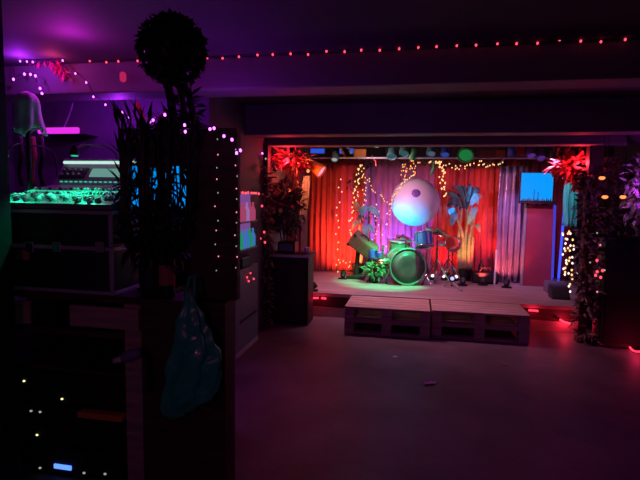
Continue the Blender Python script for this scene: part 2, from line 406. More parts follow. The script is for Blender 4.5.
# bar lights, boards
def bar_light(label, p0, p1, Y=5.9):
    A, B = at(*p0, Y), at(*p1, Y)
    t = thing('bar_light', label, 'bar light', (A+B)/2, 'blue bar lights under the beam')
    MB().bx((A.x, Y, B.z), (B.x, Y+.06, A.z)).build('housing', 'black', t, bevel=.004)
    MB().bx((A.x+.008, Y-.006, B.z+.008), (B.x-.008, Y-.001, A.z-.008)).build('lens', 'g_bluebar', t)
    MB().cyl(((A.x+B.x)/2, Y+.05, A.z), ((A.x+B.x)/2, Y+.05, CH), .006).build('rod', 'black', t)
bar_light('short blue bar light above the left dark curtain', (310, 148), (325, 154))
bar_light('short blue bar light right of the first, near the rust board', (339, 148), (354, 154))
def board(label, px0, py0, px1, py1, m, Y=6.05, name='hanging_board'):
    A, B = at(px0, py0, Y), at(px1, py1, Y)
    t = thing(name, label, 'board', (A+B)/2, 'coloured boards hung behind the lamps')
    MB().bx((A.x, Y, B.z), (B.x, Y+.03, A.z)).build('board', m, t, bevel=.004)
    MB().cyl(((A.x+B.x)/2, Y+.015, A.z), ((A.x+B.x)/2, Y+.015, CH), .005).build('hook', 'black', t)
board('rust coloured board hung between bar light and lamps', 354, 149, 366, 157, 'orange')
board('brown board hung right of the green lamp', 480, 150, 496, 159, 'browncan')
board('orange board hung beside the dark blue lamp', 496, 150, 505, 159, 'orange')
board('small orange red board hung beneath the beam near the blue screen', 517, 146, 525, 156, 'redcan')
A, B = at(358, 142.5, 5.5), at(378, 146.5, 5.7)
t = thing('strip_lamp', 'slim pale strip lamp slung under the beam', 'lamp', A)
MB().cyl(A, B, .016, seg=8).build('tube', 'g_strip_lamp', t); light('POINT', (A+B)/2+V((0, .03, -.05)), (1, .75, .6), 2.2, size=.02, parent=t); MB().cyl(A, A+(B-A)*.5, .02, seg=8).build('orange_sleeve', 'orange', t)
MB().cyl(A+V((0, 0, .02)), (A.x, A.y, CH), .004).cyl(B+V((0, 0, .016)), (B.x, B.y, CH), .004).build('cord', 'black', t)
A, B = at(372, 157, 6.0), at(376, 166, 6.0)
tag(MB().tube([A+V((0, 0, .02)), A, (A+B)/2+V((.02, 0, 0)), B], .008, 6).build('hanging_ribbon', 'redcan'), 'thin red ribbon dangling below the strip lamp', 'ribbon')
A, B = at(434, 161, 6.1), at(431, 174, 6.1)
tag(MB().tube([A+V((0, 0, .05)), A, (A+B)/2+V((.015, 0, 0)), B], .012, 6, .018).build('hanging_ribbon', 'greencan'), 'short green ribbon dangling above the white globe', 'ribbon')

# ------------------------------------------------------------------ globe
R = 24*6.75/490
t = thing('globe_lantern', 'big white globe hanging above the drum kit, lit cyan from below', 'lantern', glb-V((0, 0, R)))
MB().sph(glb, R, 4).build('globe', 'globe', t, smooth=True)
hd = (at(416.5, 188.5, 6.3)-glb).normalized()
cc = glb+hd*(R*.985)
vd = hd
MB().lathe(cc-vd*.002, [(.058, 0), (.055, .006), (.03, .010), (.004, .012)], 24, vd).build('opening', 'purplecan', t, smooth=True)
MB().cyl(glb+V((0, 0, R-.005)), (glb.x, glb.y, CH), .004, seg=6).build('cord', 'black', t)

# ------------------------------------------------------------------ drum kit
def hoop_r(c, ax, R): return MB().torus(c, ax, R, .012, 36, 6)
c = at(408, 269, 6.35); R = .235; c.z = SH+R+.015
ax = V((.22, -1, .04)).normalized()
t = thing('bass_drum', 'bass drum with dark head, lit green, at the middle of the stage', 'drum', (c.x, c.y, SH), 'drum kit')
sh = MB().cyl(c, c-ax*.38, R, seg=36).build('shell', 'drumshell', t)
MB().lathe(c+ax*.001, [(R-.012, 0), (R*.5, .004), (.005, .006)], 36, ax).build('front_head', 'darkhead', t, smooth=True)
hoop_r(c, ax, R+.002).build('hoop', 'drumshell', t, smooth=True); hoop_r(c-ax*.38, ax, R+.002).build('hoop', 'drumshell', t, smooth=True)
side = ax.cross(V((0, 0, 1))).normalized(); up2 = side.cross(ax)
for k in range(8):
    a = 2*pi*k/8+.2; p = c+(side*cos(a)+up2*sin(a))*(R+.014)
    MB().cyl(p+ax*.01, p-ax*.09, .006, seg=6).build('lug', 'chrome', sh)
for s in (-1, 1):
    MB().tube([c-ax*.1+side*s*(R-.02)-V((0, 0, .05)), V((c.x, c.y, SH+.012))-ax*.02+side*s*(R+.09)], .009, 6).build('spur_leg', 'chrome', t)
MB().cyl(c-ax*.19+V((0, 0, R)), c-ax*.19+V((0, 0, R+.1)), .012).build('tom_post', 'chrome', t)
def drum(name, label, c, ax, r, h, shell, legs=0, hm='head', postto=None):
    ax = V(ax).normalized()
    t = thing(name, label, 'drum', (c.x, c.y, SH if legs else c.z-h/2), 'drum kit')
    sh = MB().cyl(c-ax*h/2, c+ax*h/2, r, seg=30).build('shell', shell, t)
    MB().lathe(c+ax*(h/2+.001), [(r-.008, 0), (r*.5, .003), (.004, .004)], 30, ax).build('drum_head', hm, t)
    for s in (-1, 1): MB().torus(c+ax*s*h/2, ax, r+.003, .008, 30, 6).build('hoop', 'chrome', t, smooth=True)
    s1 = ax.orthogonal().normalized(); s2 = ax.cross(s1)
    for k in range(6):
        a = 2*pi*k/6; p = c+(s1*cos(a)+s2*sin(a))*(r+.008)
        MB().cyl(p-ax*h*.4, p+ax*h*.4, .004, seg=5).build('lug', 'chrome', sh)
    for k in range(legs):
        a = 2*pi*k/legs+.5; p = c+V((cos(a), sin(a), 0))*(r+.02)
        MB().tube([p+V((0, 0, .05)), V((p.x, p.y, SH+.05)), V((p.x+.03*cos(a), p.y+.03*sin(a), SH+.008))], .007, 6).build('leg', 'chrome', t)
    if postto is not None: MB().cyl(c, postto, .01).build('mount', 'chrome', t)
    return t
tc = at(424, 240, 6.35)
drum('rack_tom', 'small blue rack tom tilted above the bass drum, right side', tc, (-.12, .38, 1), .115, .17, 'tomshell', postto=c-ax*.19+V((0, 0, R+.1)))
fc = at(399, 250, 6.85)
drum('floor_tom', 'teal floor tom standing behind the bass drum, left side', fc, (.03, -.1, 1), .15, .26, 'drumshell', legs=3)
sc_ = at(453, 244, 6.6)
drum('snare_drum', 'red lit snare drum tipped toward the room beside the palm', sc_, (-.3, -.9, .45), .09, .08, 'redcan', hm='redcan', legs=0)
def stand(name, label, px, py_top, Y, discs, cat='cymbal stand', rad=.22, boom=None):
    p = at(px, py_top, Y)
    t = thing(name, label, cat, (p.x, p.y, SH), 'drum kit hardware')
    MB().cyl((p.x, p.y, SH+.16), p, .008, seg=8).build('pole', 'chrome', t)
    MB().cyl((p.x, p.y, SH+.14), (p.x, p.y, SH+.5), .013, seg=8).build('lower_tube', 'chrome', t)
    a0 = random.random()*2
    for k in range(3):
        a = a0+2*pi*k/3; e = V((p.x+rad*cos(a), p.y+rad*sin(a), SH+.014))
        lg = MB().tube([V((p.x, p.y, SH+.34)), e], .008, 6).build('leg', 'chrome', t)
        MB().sph(e, .014, 1).build('rubber_foot', 'black', lg)
    for (dz, r, tilt) in discs:
        n = V((tilt, -.25, 1)).normalized()
        MB().lathe(p+V((0, 0, dz)), [(.018, .022), (.035, .014), (.06, .004), (r, -.012), (r, -.014), (.05, .0)], 28, n).build('cymbal', 'brass', t, smooth=True)
    MB().cyl(p, p+V((0, 0, .03)), .012, seg=8).build('wing_nut', 'chrome', t)
    return t
stand('cymbal_stand', 'tall cymbal stand right of the blue tom with tilted crash cymbal', 438, 230, 6.55, [(-.01, .17, .3)])
stand('cymbal_stand', 'cymbal stand with flat ride cymbal, beside the palm trunk', 449, 240, 6.75, [(-.01, .18, -.2)])
stand('cymbal_stand', 'small cymbal stand behind the floor tom, near the globe', 403, 236, 6.9, [(-.01, .11, .2)])
stand('hi_hat_stand', 'hi-hat stand with a pair of cymbals left of the bass drum', 383, 256, 6.6, [(-.01, .14, 0), (-.04, .14, 0)], cat='hi-hat')
# snare's own stand
p = V(sc_); t = thing('snare_stand', 'three legged stand holding the red lit snare drum', 'drum stand', (p.x, p.y+.02, SH), 'drum kit hardware')
MB().cyl((p.x, p.y+.03, SH+.12), (p.x, p.y+.03, p.z-.1), .01).build('pole', 'chrome', t)
MB().torus((p.x, p.y+.02, p.z-.11), (-.3, -.9, .45), .06, .006, 20, 5).build('basket', 'chrome', t)
for k in range(3):
    a = 2*pi*k/3+.7; MB().tube([V((p.x, p.y+.03, SH+.25)), V((p.x+.2*cos(a), p.y+.03+.2*sin(a), SH+.01))], .007, 6).build('leg', 'chrome', t)

# ------------------------------------------------------------------ olive box on stand
c = at(363.5, 245, 6.7)
rot = Matrix.Rotation(radians(39), 3, 'Y') @ Matrix.Rotation(radians(16), 3, 'X') @ Matrix.Rotation(radians(8), 3, 'Z')
t = thing('tilted_amplifier', 'olive brown box tilted on a dark stand before the red curtain', 'amplifier', (c.x, c.y, SH))
MB().box(c, (.40, .22, .19), rot).build('cabinet', 'olive', t, bevel=.012)
MB().box(c+rot @ V((0, -.113, 0)), (.35, .006, .14), rot).build('grille', 'olive', t)
MB().tube([c+rot @ V((-.12, 0, .097)), c+rot @ V((-.09, 0, .125)), c+rot @ V((-.01, 0, .125)), c+rot @ V((.02, 0, .097))], .01, 6).build('handle', 'black', t)
for x in (-.17, .17):
    for z in (-.07, .07): MB().box(c+rot @ V((x*1.1, -.105, z*1.2)), (.04, .03, .03), rot).build('corner', 'black', t)
q = c+rot @ V((-.02, 0, -.1))
MB().cyl((q.x-.02, q.y, SH+.05), (q.x+.0, q.y, q.z), .035, .03).build('stand_post', 'leaf', t)
MB().box((q.x-.02, q.y, SH+.026), (.26, .24, .05)).build('stand_base', 'leaf', t, bevel=.006)

# ------------------------------------------------------------------ palms
def palm(label, base, Y, trunk, fronds, m='palm', name='dried_palm'):
    b = at(*base, Y); b.z = SH
    t = thing(name, label, 'plant', b, 'tall dried palms on the stage')
    MB().lathe(b, [(.08, .002), (.10, .16), (.085, .17)], 18).build('pot', 'black', t)
    for pts in trunk:
        P = [at(x, y, Y+dy) for x, y, dy in pts]; P[0].z = min(P[0].z, SH+.16)
        MB().tube(poly(P, 10), .030, 7, .017).build('stem', m, t, smooth=True)
    top = at(base[0]-3 if base[0] > 400 else base[0]+6, 197 if base[0] > 400 else 213, Y)
    MB().cloud(top, (.17, .1, .12), 150 if base[0] > 400 else 40, .10, .03, .3).build('foliage', 'tealleaf', t)
    for (x0, y0, x1, y1, w, mm) in fronds:
        A, B = at(x0, y0, Y-.05), at(x1, y1, Y-.14)
        g = MB(); d = B-A; side = d.cross(V((.2, 1, .1))).normalized(); L = d.length
        def fn(u, v, A=A, d=d, side=side, L=L, w=w):
            k = sin(pi*min(1, max(0, u*.96+.02)))**.7
            return A+d*u+side*(v-.5)*w*k+V((0, -.06*sin(pi*u)-.03*abs(v-.5), .05*sin(pi*u)))
        g.grid(fn, 10, 4).build('frond', mm, t, smooth=True, solid=.003)
    return t
palm('dried palm with yellowish splayed stems and painted cyan lit leaves right of the drums', (465, 274), 7.0,
     [[(462, 270, 0), (463, 235, 0), (455, 212, -.05)], [(465, 270, 0), (466, 235, .02), (468, 205, 0)], [(468, 270, 0), (469, 240, -.03), (476, 212, 0)], [(470, 270, .04), (473, 240, 0), (471, 222, 0)], [(460, 270, 0), (458, 240, 0), (462, 205, 0)]],
     [(456, 212, 451, 226, .10, 'paleleaf'), (452, 218, 450, 208, .10, 'paleleaf'), (468, 224, 477, 207, .09, 'paleleaf'), (462, 208, 447, 193, .075, 'tealleaf'), (464, 204, 456, 184, .075, 'tealleaf'), (467, 203, 470, 184, .075, 'tealleaf'), (470, 206, 481, 195, .10, 'paleleaf'), (472, 196, 478, 205, .07, 'paleleaf'), (461, 204, 447, 206, .09, 'tealleaf'), (468, 201, 479, 188, .10, 'tealleaf'), (464, 200, 462, 186, .08, 'tealleaf'), (474, 226, 480, 232, .07, 'palm')])
palm('dried palm with drooping pale teal leaves behind the olive box', (358, 273), 7.05,
     [[(357, 270, 0), (359, 240, 0), (360, 215, -.03)], [(360, 270, 0), (363, 245, 0), (368, 225, 0)]],
     [(360, 218, 368, 207, .10, 'paleleaf'), (366, 209, 380, 216, .09, 'paleleaf'), (360, 214, 354, 202, .07, 'palm'), (363, 226, 368, 240, .09, 'paleleaf'), (366, 226, 374, 233, .08, 'paleleaf'), (360, 222, 352, 230, .07, 'palm')])
# low green plant left of the drum
c = at(374, 273, 6.45); c.z = SH
t = thing('potted_plant', 'low green bushy plant on the stage floor left of the bass drum', 'plant', c)
MB().lathe(c, [(.06, .002), (.075, .10), (.06, .11)], 16).build('pot', 'black', t)
MB().cloud(c+V((0, 0, .17)), (.15, .12, .10), 150, .09, .035).build('foliage', mat('green_leaf', (.07, .25, .08), .5, var=.4, vscale=20), t)
c = at(375.5, 255, 6.6)
g = MB().grid(lambda u, v: c+V(((u-.5)*.16, -.03*sin(u*9)-.02*v, (v-.5)*.12+.02*sin(u*6))), 10, 8)
tag(g.build('blue_cloth', 'blue_cloth', smooth=True, solid=.02), 'blue cloth draped under the lower end of the olive box', 'cloth')
c = at(369, 268.5, 6.5); c.z = SH+.06
tag(MB().sph(c, .06, 3, (1, .7, 1)).build('cloth_pouch', 'pinkfeather', smooth=True), 'small pink pouch on the stage floor under the olive box', 'pouch')

# ------------------------------------------------------------------ floor lamps on the stage
for px, lab in ((432.5, 'small white footlight nearest the bass drum'), (443.5, 'small white footlight, middle of the row of three'), (456, 'small white footlight nearest the palm')):
    c = at(px, 276, 6.9); c.z = SH
    t = thing('footlight', lab, 'footlight', c, 'footlights behind the cymbal stands')
    MB().lathe(c, [(.035, .001), (.04, .02), (.03, .06), (.02, .065)], 14).build('housing', 'black', t)
    MB().sph(c+V((0, -.02, .06)), .024, 2).build('lens', 'g_white', t, smooth=True)
def uplight(label, px, Y, aim, col, power, spot, m):
    c = at(px, 276, Y); c.z = SH if Y > SF else 0
    t = thing('floor_uplight', label, 'floor lamp', c, 'uplights at the foot of the curtains')
    d = (V(aim)-c-V((0, 0, .06))).normalized()
    MB().box(c+V((0, 0, .011)), (.12, .08, .02)).build('base', 'black', t, bevel=.003)
    MB().lathe(c+V((0, 0, .06))-d*.045, [(.025, 0), (.035, .02), (.04, .085), (.034, .085), (.03, .07)], 16, d).build('housing', 'black', t)
    MB().lathe(c+V((0, 0, .06))+d*.028, [(.033, 0), (.02, .004), (.004, .005)], 14, d).build('lens', m, t)
    light('SPOT', c+V((0, 0, .06))+d*.05, col, power, aim, spot, .8, .03, parent=t)
uplight('black floor uplight at the foot of the orange red curtain', 343, 6.6, at(349, 236, 7.3), (1, .20, .07), 60, 100, 'g_strip')
uplight('black floor uplight before the red curtain left of the silvery one', 483, 6.65, at(481, 232, 7.2), (1, .08, .06), 30, 95, 'g_strip')
uplight('black floor uplight aimed at the white globe, on the stage edge beside the counter', 313, 5.66, glb+V((.0, -.1, -.16)), (.0, .38, 1), 420, 25, 'g_cyan')
uplight('black floor uplight washing the rose violet curtain', 398, 6.95, at(392, 215, 7.28), (.25, .14, 1), 70, 110, 'g_neon2')
uplight('black floor uplight behind the cymbal stands washing the red curtain', 446, 6.98, at(450, 230, 7.3), (1, .08, .10), 13, 110, 'g_strip')
uplight('black floor uplight at the foot of the silvery curtain', 507, 6.55, at(508, 250, 6.95), (1, .12, .08), 14, 100, 'g_strip')
uplight('black floor uplight added at the foot of the right palm', 463, 6.55, at(465, 235, 7.0), (.75, 1, .25), 7, 60, 'g_dim')  # added to light the palm stems yellow green
c = at(452, 279, 6.4)
t = thing('spotlight', 'bluish white spotlight on a short tripod at the stage floor', 'spotlight', (c.x, c.y, SH))
MB().lathe(c+V((0, .05, 0)), [(.025, 0), (.04, .02), (.045, .09), (.038, .09)], 16, (0, -1, .15)).build('housing', 'chrome', t)
MB().lathe(c+V((0, -.035, .012)), [(.037, 0), (.02, .006), (.004, .008)], 14, (0, -1, .15)).build('lens', glow('pale_blue_bulb', (.5, .55, 1), 1.2), t)
for e in ((.1, -.28), (-.1, -.05), (.06, .14)): MB().tube([c-V((0, 0, .03)), V((c.x+e[0], c.y+e[1], SH+.012))], .012, 6).build('leg', 'grey', t)
# black bags at right
c = at(485, 280, 6.85); c.z = SH
t = thing('equipment_bag', 'low black equipment bag before the bright red curtain', 'bag', c)
MB().box(c+V((0, 0, .08)), (.34, .2, .155)).build('body', 'blackmat', t, bevel=.03)
MB().tube([c+V((-.09, -.05, .155)), c+V((-.05, -.06, .22)), c+V((.05, -.06, .22)), c+V((.09, -.05, .155))], .01, 6).build('handle', 'blackmat', t)
MB().box(c+V((0, -.102, .06)), (.2, .012, .07)).build('pocket', 'blackmat', t, bevel=.005)
c2 = at(481, 264, 6.9)
tag(MB().lathe((c2.x, c2.y, SH+.16), [(.03, 0), (.035, .01), (.035, .08), (.015, .11), (.015, .14)], 14).build('bottle', 'black', smooth=True), 'dark bottle standing on the low black equipment bag', 'bottle')
c3 = at(495, 272, 6.7)
tag(MB().tube([(c3.x, c3.y, SH), (c3.x+.01, c3.y+.03, at(497, 250, 6.7).z)], .012, 6).build('white_pole', 'cloth'), 'thin pale pole leaning against the silvery curtain', 'pole')
c = at(556, 278, 6.4); c.z = SH
t = thing('equipment_case', 'small bluish case at the right end of the stage floor', 'case', c)
MB().box(c+V((0, 0, .07)), (.24, .18, .138)).build('body', mat('slate_case', (.16, .16, .25), .5), t, bevel=.012)
MB().tube([c+V((-.05, 0, .138)), c+V((-.04, 0, .17)), c+V((.04, 0, .17)), c+V((.05, 0, .138))], .008, 6).build('handle', 'chrome', t)
c = at(560, 289, 6.0); c.z = SH
t = thing('stage_monitor', 'small black wedge on the stage edge below the fairy light net', 'speaker', c)
MB().prism([(c.y-.08, SH+.002), (c.y+.1, SH+.002), (c.y+.1, SH+.14), (c.y+.02, SH+.14)], c.x-.1, c.x+.1).build('cabinet', 'black', t, bevel=.005)
MB().box((c.x, c.y-.035, SH+.07), (.17, .006, .12), Matrix.Rotation(radians(-36), 3, 'X')).build('grille', 'blackmat', t)

# ------------------------------------------------------------------ fairy lights
Yf = 7.0
def fl(label, px, n, m='g_warm', r=.0095, jit=.028, Y=Yf, mats=None, **k): return string_lights(label, [at(x, y, Y) for x, y in px], n, m, r, jit, mats=mats, **k)
fl('sparse warm fairy lights hanging down the left edge of the orange red curtain', [(337, 272), (337, 240), (338, 205), (340, 178)], 14, jit=.02, r=.011)
fl('warm fairy light drop before the orange red curtain', [(352, 246), (351, 222), (353, 198), (357, 180), (361, 165)], 26, jit=.02, r=.012)
fl('dense warm fairy light drop with two strands above the left palm', [(355, 200), (359, 180), (362, 165), (366, 178), (366, 190), (363, 204)], 30, jit=.02)
fl('warm fairy light swag running down to the left rim of the globe', [(366, 178), (372, 188), (380, 196), (390, 204), (389, 214)], 16, jit=.015)
fl('warm fairy lights hugging the upper left rim of the globe', [(390, 205), (393, 196), (399, 187), (407, 179), (415, 175)], 20, Y=6.55, jit=.008)
fl('bunch of orange fairy lights just above the globe', [(403, 178), (405, 170), (413, 172), (416, 164), (408, 163), (402, 168)], 30, jit=.025, mats=['g_warm', 'g_orange'])
fl('bright fairy light drop at the upper right of the globe', [(430, 162), (441, 162), (443, 172), (443, 182), (446, 194)], 34, jit=.018, r=.012)
fl('warm fairy light row along the bar right of the globe', [(436, 164), (450, 167), (462, 168), (475, 163), (489, 166), (502, 164)], 34, jit=.025)
fl('pastel fairy light drop left of the globe over the rose curtain', [(374, 206), (377, 222), (374, 240), (371, 252)], 16, jit=.03, mats=['g_white', 'g_pink', 'g_warm'])
fl('pastel fairy light drop behind the hi-hat', [(386, 214), (387, 235), (384, 255)], 10, jit=.03, mats=['g_white', 'g_pink'])
fl('sparse warm fairy lights low across the orange red curtain', [(339, 262), (346, 266), (353, 262), (360, 268)], 10, jit=.03, Y=7.1, r=.01)
fl('yellow white fairy light net drop at the right stage edge, left strand', [(566, 232), (566, 248), (567, 262), (566, 274)], 18, jit=.018, Y=5.75, r=.012, mats=['g_warm', 'g_white'])
fl('yellow white fairy light net drop at the right stage edge, right strand', [(569, 233), (573, 244), (571, 258), (574, 276), (570, 290)], 18, jit=.022, Y=5.75, r=.012, mats=['g_warm', 'g_white'])
# garland of dark leaves along the bar
g = MB()
for p in poly([at(398, 163, 7.1), at(415, 162, 7.1), at(440, 164, 7.1), at(500, 164, 7.1)], 60): g.cloud(p, (.05, .03, .035), 3, .06, .03)
tag(g.build('leaf_garland', 'ivy'), 'leafy garland along the top of the back curtains', 'garland')
g = MB()
for p in poly([at(372, 162, 7.1), at(361, 163, 7.1), at(359, 180, 7.1), at(350, 186, 7.1)], 26): g.cloud(p, (.05, .03, .05), 5, .07, .03)
tag(g.build('leaf_garland', 'ivy'), 'leafy garland bunch above the left palm', 'garland')

# ------------------------------------------------------------------ stage left: ivy, counter
XI = at(263, 240, 5.0)
t = thing('ivy_column', 'dark ivy covered post at the left of the stage opening', 'ivy', (XI.x, 5.05, 0))
MB().bx((XI.x-.07, 5.0, 0), (XI.x+.05, 5.1, zC)).build('post', 'darkwood', t)
g = MB()
for p in poly([at(264, 330, 5.0), at(263, 240, 5.0), at(268, 165, 5.0)], 40): g.cloud(p, (.09, .07, .08), 9, .085, .05)
g.build('foliage', 'ivy', t)
c = at(285, 205, 5.32)
t = thing('leafy_bush', 'dark reddish leafy bush above the counter, stage left', 'plant', (c.x, c.y, at(283, 247, 5.3).z))
g = MB(); g.cloud(at(287, 208, 5.34), (.20, .14, .34), 520, .095, .05, .3); g.build('foliage', 'ivy', t)
g = MB()
for dx in (-.05, .0, .05): g.tube([at(284, 246, 5.3)+V((dx*.5, 0, -.0)), at(284, 225, 5.3)+V((dx, 0, 0)), at(284, 190, 5.3)+V((dx*2.4, 0, 0))], .008, 5)
g.build('stem', 'darkwood', t)
c = at(291, 160, 5.35)
t = thing('red_foliage', 'leafy sprays glowing red around a lamp, left of the stage', 'foliage', c, 'red lit sprays at the stage corners')
MB().cloud(c, (.26, .10, .10), 190, .11, .045, .35).build('foliage', 'redleaf', t)
MB().sph(c+V((-.01, -.13, -.005)), .022, 2).build('bulb', 'g_strip', t)
light('POINT', c+V((-.01, -.17, -.01)), (1, .03, .06), 6, size=.02, parent=t)
# counter cabinet
a, b = at(268, 252, 5.12), at(310, 252, 5.12)
zt2 = a.z-.02
t = thing('counter_cabinet', 'dark wooden counter cabinet with lit front edge painted pale beside the stage', 'cabinet', ((a.x+b.x)/2, 5.27, 0))
MB().bx((a.x+.02, 5.14, .03), (b.x-.05, 5.44, zt2-.031)).build('body', 'darkwood', t, bevel=.004)
MB().bx((a.x-.03, 5.12, zt2-.03), (b.x, 5.47, zt2)).build('counter_top', 'darkwood', t, bevel=.003)
MB().bx((a.x-.03, 5.108, zt2-.03), (b.x, 5.119, zt2-.003)).build('lit_front_edge', 'white', t)  # pale colour stands in for light on the wooden edge
MB().bx((a.x+.05, 5.17, 0), (b.x-.08, 5.42, .029)).build('plinth', 'black', t)
MB().bx((b.x-.045, 5.14, .0), (b.x-.02, 5.42, zt2-.031)).build('side_board', 'darkwood', t)
c = at(288, 240, 5.3)
t = thing('equipment_box', 'black equipment box on the counter beneath the bush', 'box', (c.x, 5.3, zt2))
MB().bx((c.x-.10, 5.22, zt2+.002), (c.x+.10, 5.4, zt2+.13)).build('body', 'black', t, bevel=.006)
MB().bx((c.x-.08, 5.212, zt2+.03), (c.x+.08, 5.219, zt2+.11)).build('front_panel', 'grey', t)
c = at(307, 246, 5.25)
tag(MB().lathe((c.x, c.y, zt2), [(.03, .001), (.034, .07), (.03, .075)], 16).build('paper_cup', 'white', smooth=True), 'small pale cup at the right end of the counter', 'cup')
string_lights('red string lights tangled in the left ivy post', [at(x, y, 4.9) for x, y in ((262, 205), (258, 222), (263, 234), (260, 238), (265, 242), (258, 250))], 6, 'g_red', .012, exact=True, group='red string lights in the ivy')
string_lights('white violet string lights at the top of the left ivy post', [at(x, y, 4.85) for x, y in ((252, 160), (258, 153), (262, 152), (264, 158), (258, 162), (257, 166))], 6, 'g_purple', .010, exact=True, group='violet string lights', mats=['g_purple', 'g_dim'])

# red strips under the stage edge
def strip(label, pts, Y, m='g_strip', r=.012, power=1.5, wires=True):
    P = [at(x, y, Y) for x, y in pts]
    t = thing('light_strip', label, 'light strip', P[0], 'red light strips at floor level')
    MB().tube(P, r, 6).build('glowing_tube', m, t, smooth=True)
    MB().sph(P[0], r*1.2, 1).build('end_cap', 'black', t)
    c = sum(P, V())/len(P)
    light('POINT', c+V((0, -.06, .0)), (1, .02, .06), power, size=.015, parent=t)
strip('short red light strip under the stage edge, left end nearest the counter', [(313, 298), (318.5, 298)], SF-.011, power=.15)
strip('short red light strip under the stage edge, second from the counter', [(321, 298), (326, 298.5)], SF-.011, power=.15)
strip('red light strip under the stage edge right of the pallets', [(528, 310), (538, 311)], SF-.011, power=.5)
strip('slanted red light strip at the right front corner of the stage', [(559, 319), (564, 322), (570, 323.5)], SF-.009, power=1.2)
P = [onz(x, y, .02) for x, y in ((629, 346), (632, 350), (637, 352), (644, 351))]
t = thing('light_strip', 'curved red light strip on the floor at the right edge', 'light strip', P[0], 'red light strips at floor level')
MB().tube(poly(P, 9), .008, 6).build('glowing_tube', 'g_strip', t, smooth=True); MB().sph(P[0], .012, 1).build('end_cap', 'black', t)
light('POINT', P[1]+V((0, -.1, .08)), (1, .02, .1), .9, size=.015, parent=t)

# ------------------------------------------------------------------ stage right
X1 = at(588, 260, 5.2)
t = thing('ivy_column', 'dark ivy covered post at the right of the stage opening', 'ivy', (X1.x, 5.25, 0))
MB().bx((X1.x-.05, 5.2, 0), (X1.x+.08, 5.3, zC)).build('post', 'darkwood', t)
g = MB()
for p in poly([at(588, 340, 5.2), at(588, 250, 5.2), at(590, 170, 5.2)], 46): g.cloud(p, (.12, .08, .08), 10, .09, .05)
g.build('foliage', 'ivy', t)
A, B = at(607, 238, 5.1), at(652, 348, 5.1)
t = thing('loudspeaker', 'tall black loudspeaker cabinet on the floor at the right edge', 'loudspeaker', ((A.x+B.x)/2, 5.3, 0))
MB().bx((A.x, 5.1, .002), (B.x+.15, 5.55, A.z)).build('cabinet', 'black', t, bevel=.01)
MB().bx((A.x+.03, 5.092, .05), (B.x+.12, 5.099, A.z-.04)).build('grille', 'blackmat', t)
c = at(618, 205, 5.25)
t = thing('leafy_bush', 'dark leafy bush on top of the right loudspeaker', 'plant', (c.x, 5.3, A.z))
g = MB(); g.cloud(at(612, 215, 5.3), (.26, .14, .22), 330, .10, .05, .3); g.cloud(at(605, 175, 5.3), (.30, .14, .14), 220, .10, .05, .3); g.build('foliage', 'ivy', t)
g = MB()
for dx in (-.08, 0, .08): g.tube([(c.x+dx, 5.3, A.z), (c.x+dx*1.5, 5.3, A.z+.2), (c.x+dx*2, 5.3, A.z+.5)], .008, 5)
g.build('stem', 'darkwood', t)
c = at(640, 190, 5.0)
t = thing('violet_foliage', 'leafy sprays lit violet at the far right edge', 'foliage', c)
MB().cloud(c, (.13, .1, .32), 190, .09, .04, .3).build('foliage', 'cloth', t)
light('POINT', c+V((-.02, -.22, .05)), (.8, .05, 1), 2.2, size=.02, parent=t)
MB().sph(c+V((-.02, -.2, .05)), .012, 2).build('bulb', 'g_purple', t)
c = at(574, 165, 5.5)
t = thing('red_foliage', 'leafy sprays glowing red around a lamp, right of the screen', 'foliage', c, 'red lit sprays at the stage corners')
MB().cloud(c, (.22, .10, .12), 210, .12, .045, .3).cloud(at(583, 178, 5.5), (.16, .08, .14), 90, .1, .045, .3).build('foliage', 'redleaf', t)
MB().sph(c+V((0, -.13, .01)), .022, 2).build('bulb', 'g_strip', t)
light('POINT', c+V((0, -.18, .01)), (1, .03, .06), 5, size=.02, parent=t)
for px, py, lab in ((602, 178, 'small orange lamp in the right bush, topmost of three'), (605, 197, 'small orange lamp in the right bush, lower left of three'), (623, 197, 'small orange lamp in the right bush, lower right of three')):
    c = at(px, py, 5.0)
    t = thing('pendant_lamp', lab, 'pendant lamp', c, 'orange lamps in the right bush')
    MB().sph(c, .022, 2, (1.3, 1, .8)).build('bulb', 'g_orange', t, smooth=True)
    MB().lathe(c+V((0, 0, .014)), [(.02, 0), (.012, .02), (.006, .03)], 12).build('socket', 'black', t)
    MB().cyl(c+V((0, 0, .04)), (c.x, c.y, CH), .003, seg=5).build('cord', 'black', t)
string_lights('red string lights low in the right ivy post', [at(x, y, 5.03) for x, y in ((598, 272), (601, 276), (595, 278), (602, 270), (599, 262))], 5, 'g_red', .013, exact=True, group='red string lights in the ivy')
string_lights('pale dim string lights scattered down the right ivy post', [at(x, y, 5.03) for x, y in ((597, 233), (600, 247), (604, 270), (596, 291), (590, 262))], 5, 'g_pink', .008, exact=True, group='red string lights in the ivy', mats=['g_dim', 'g_pink'])

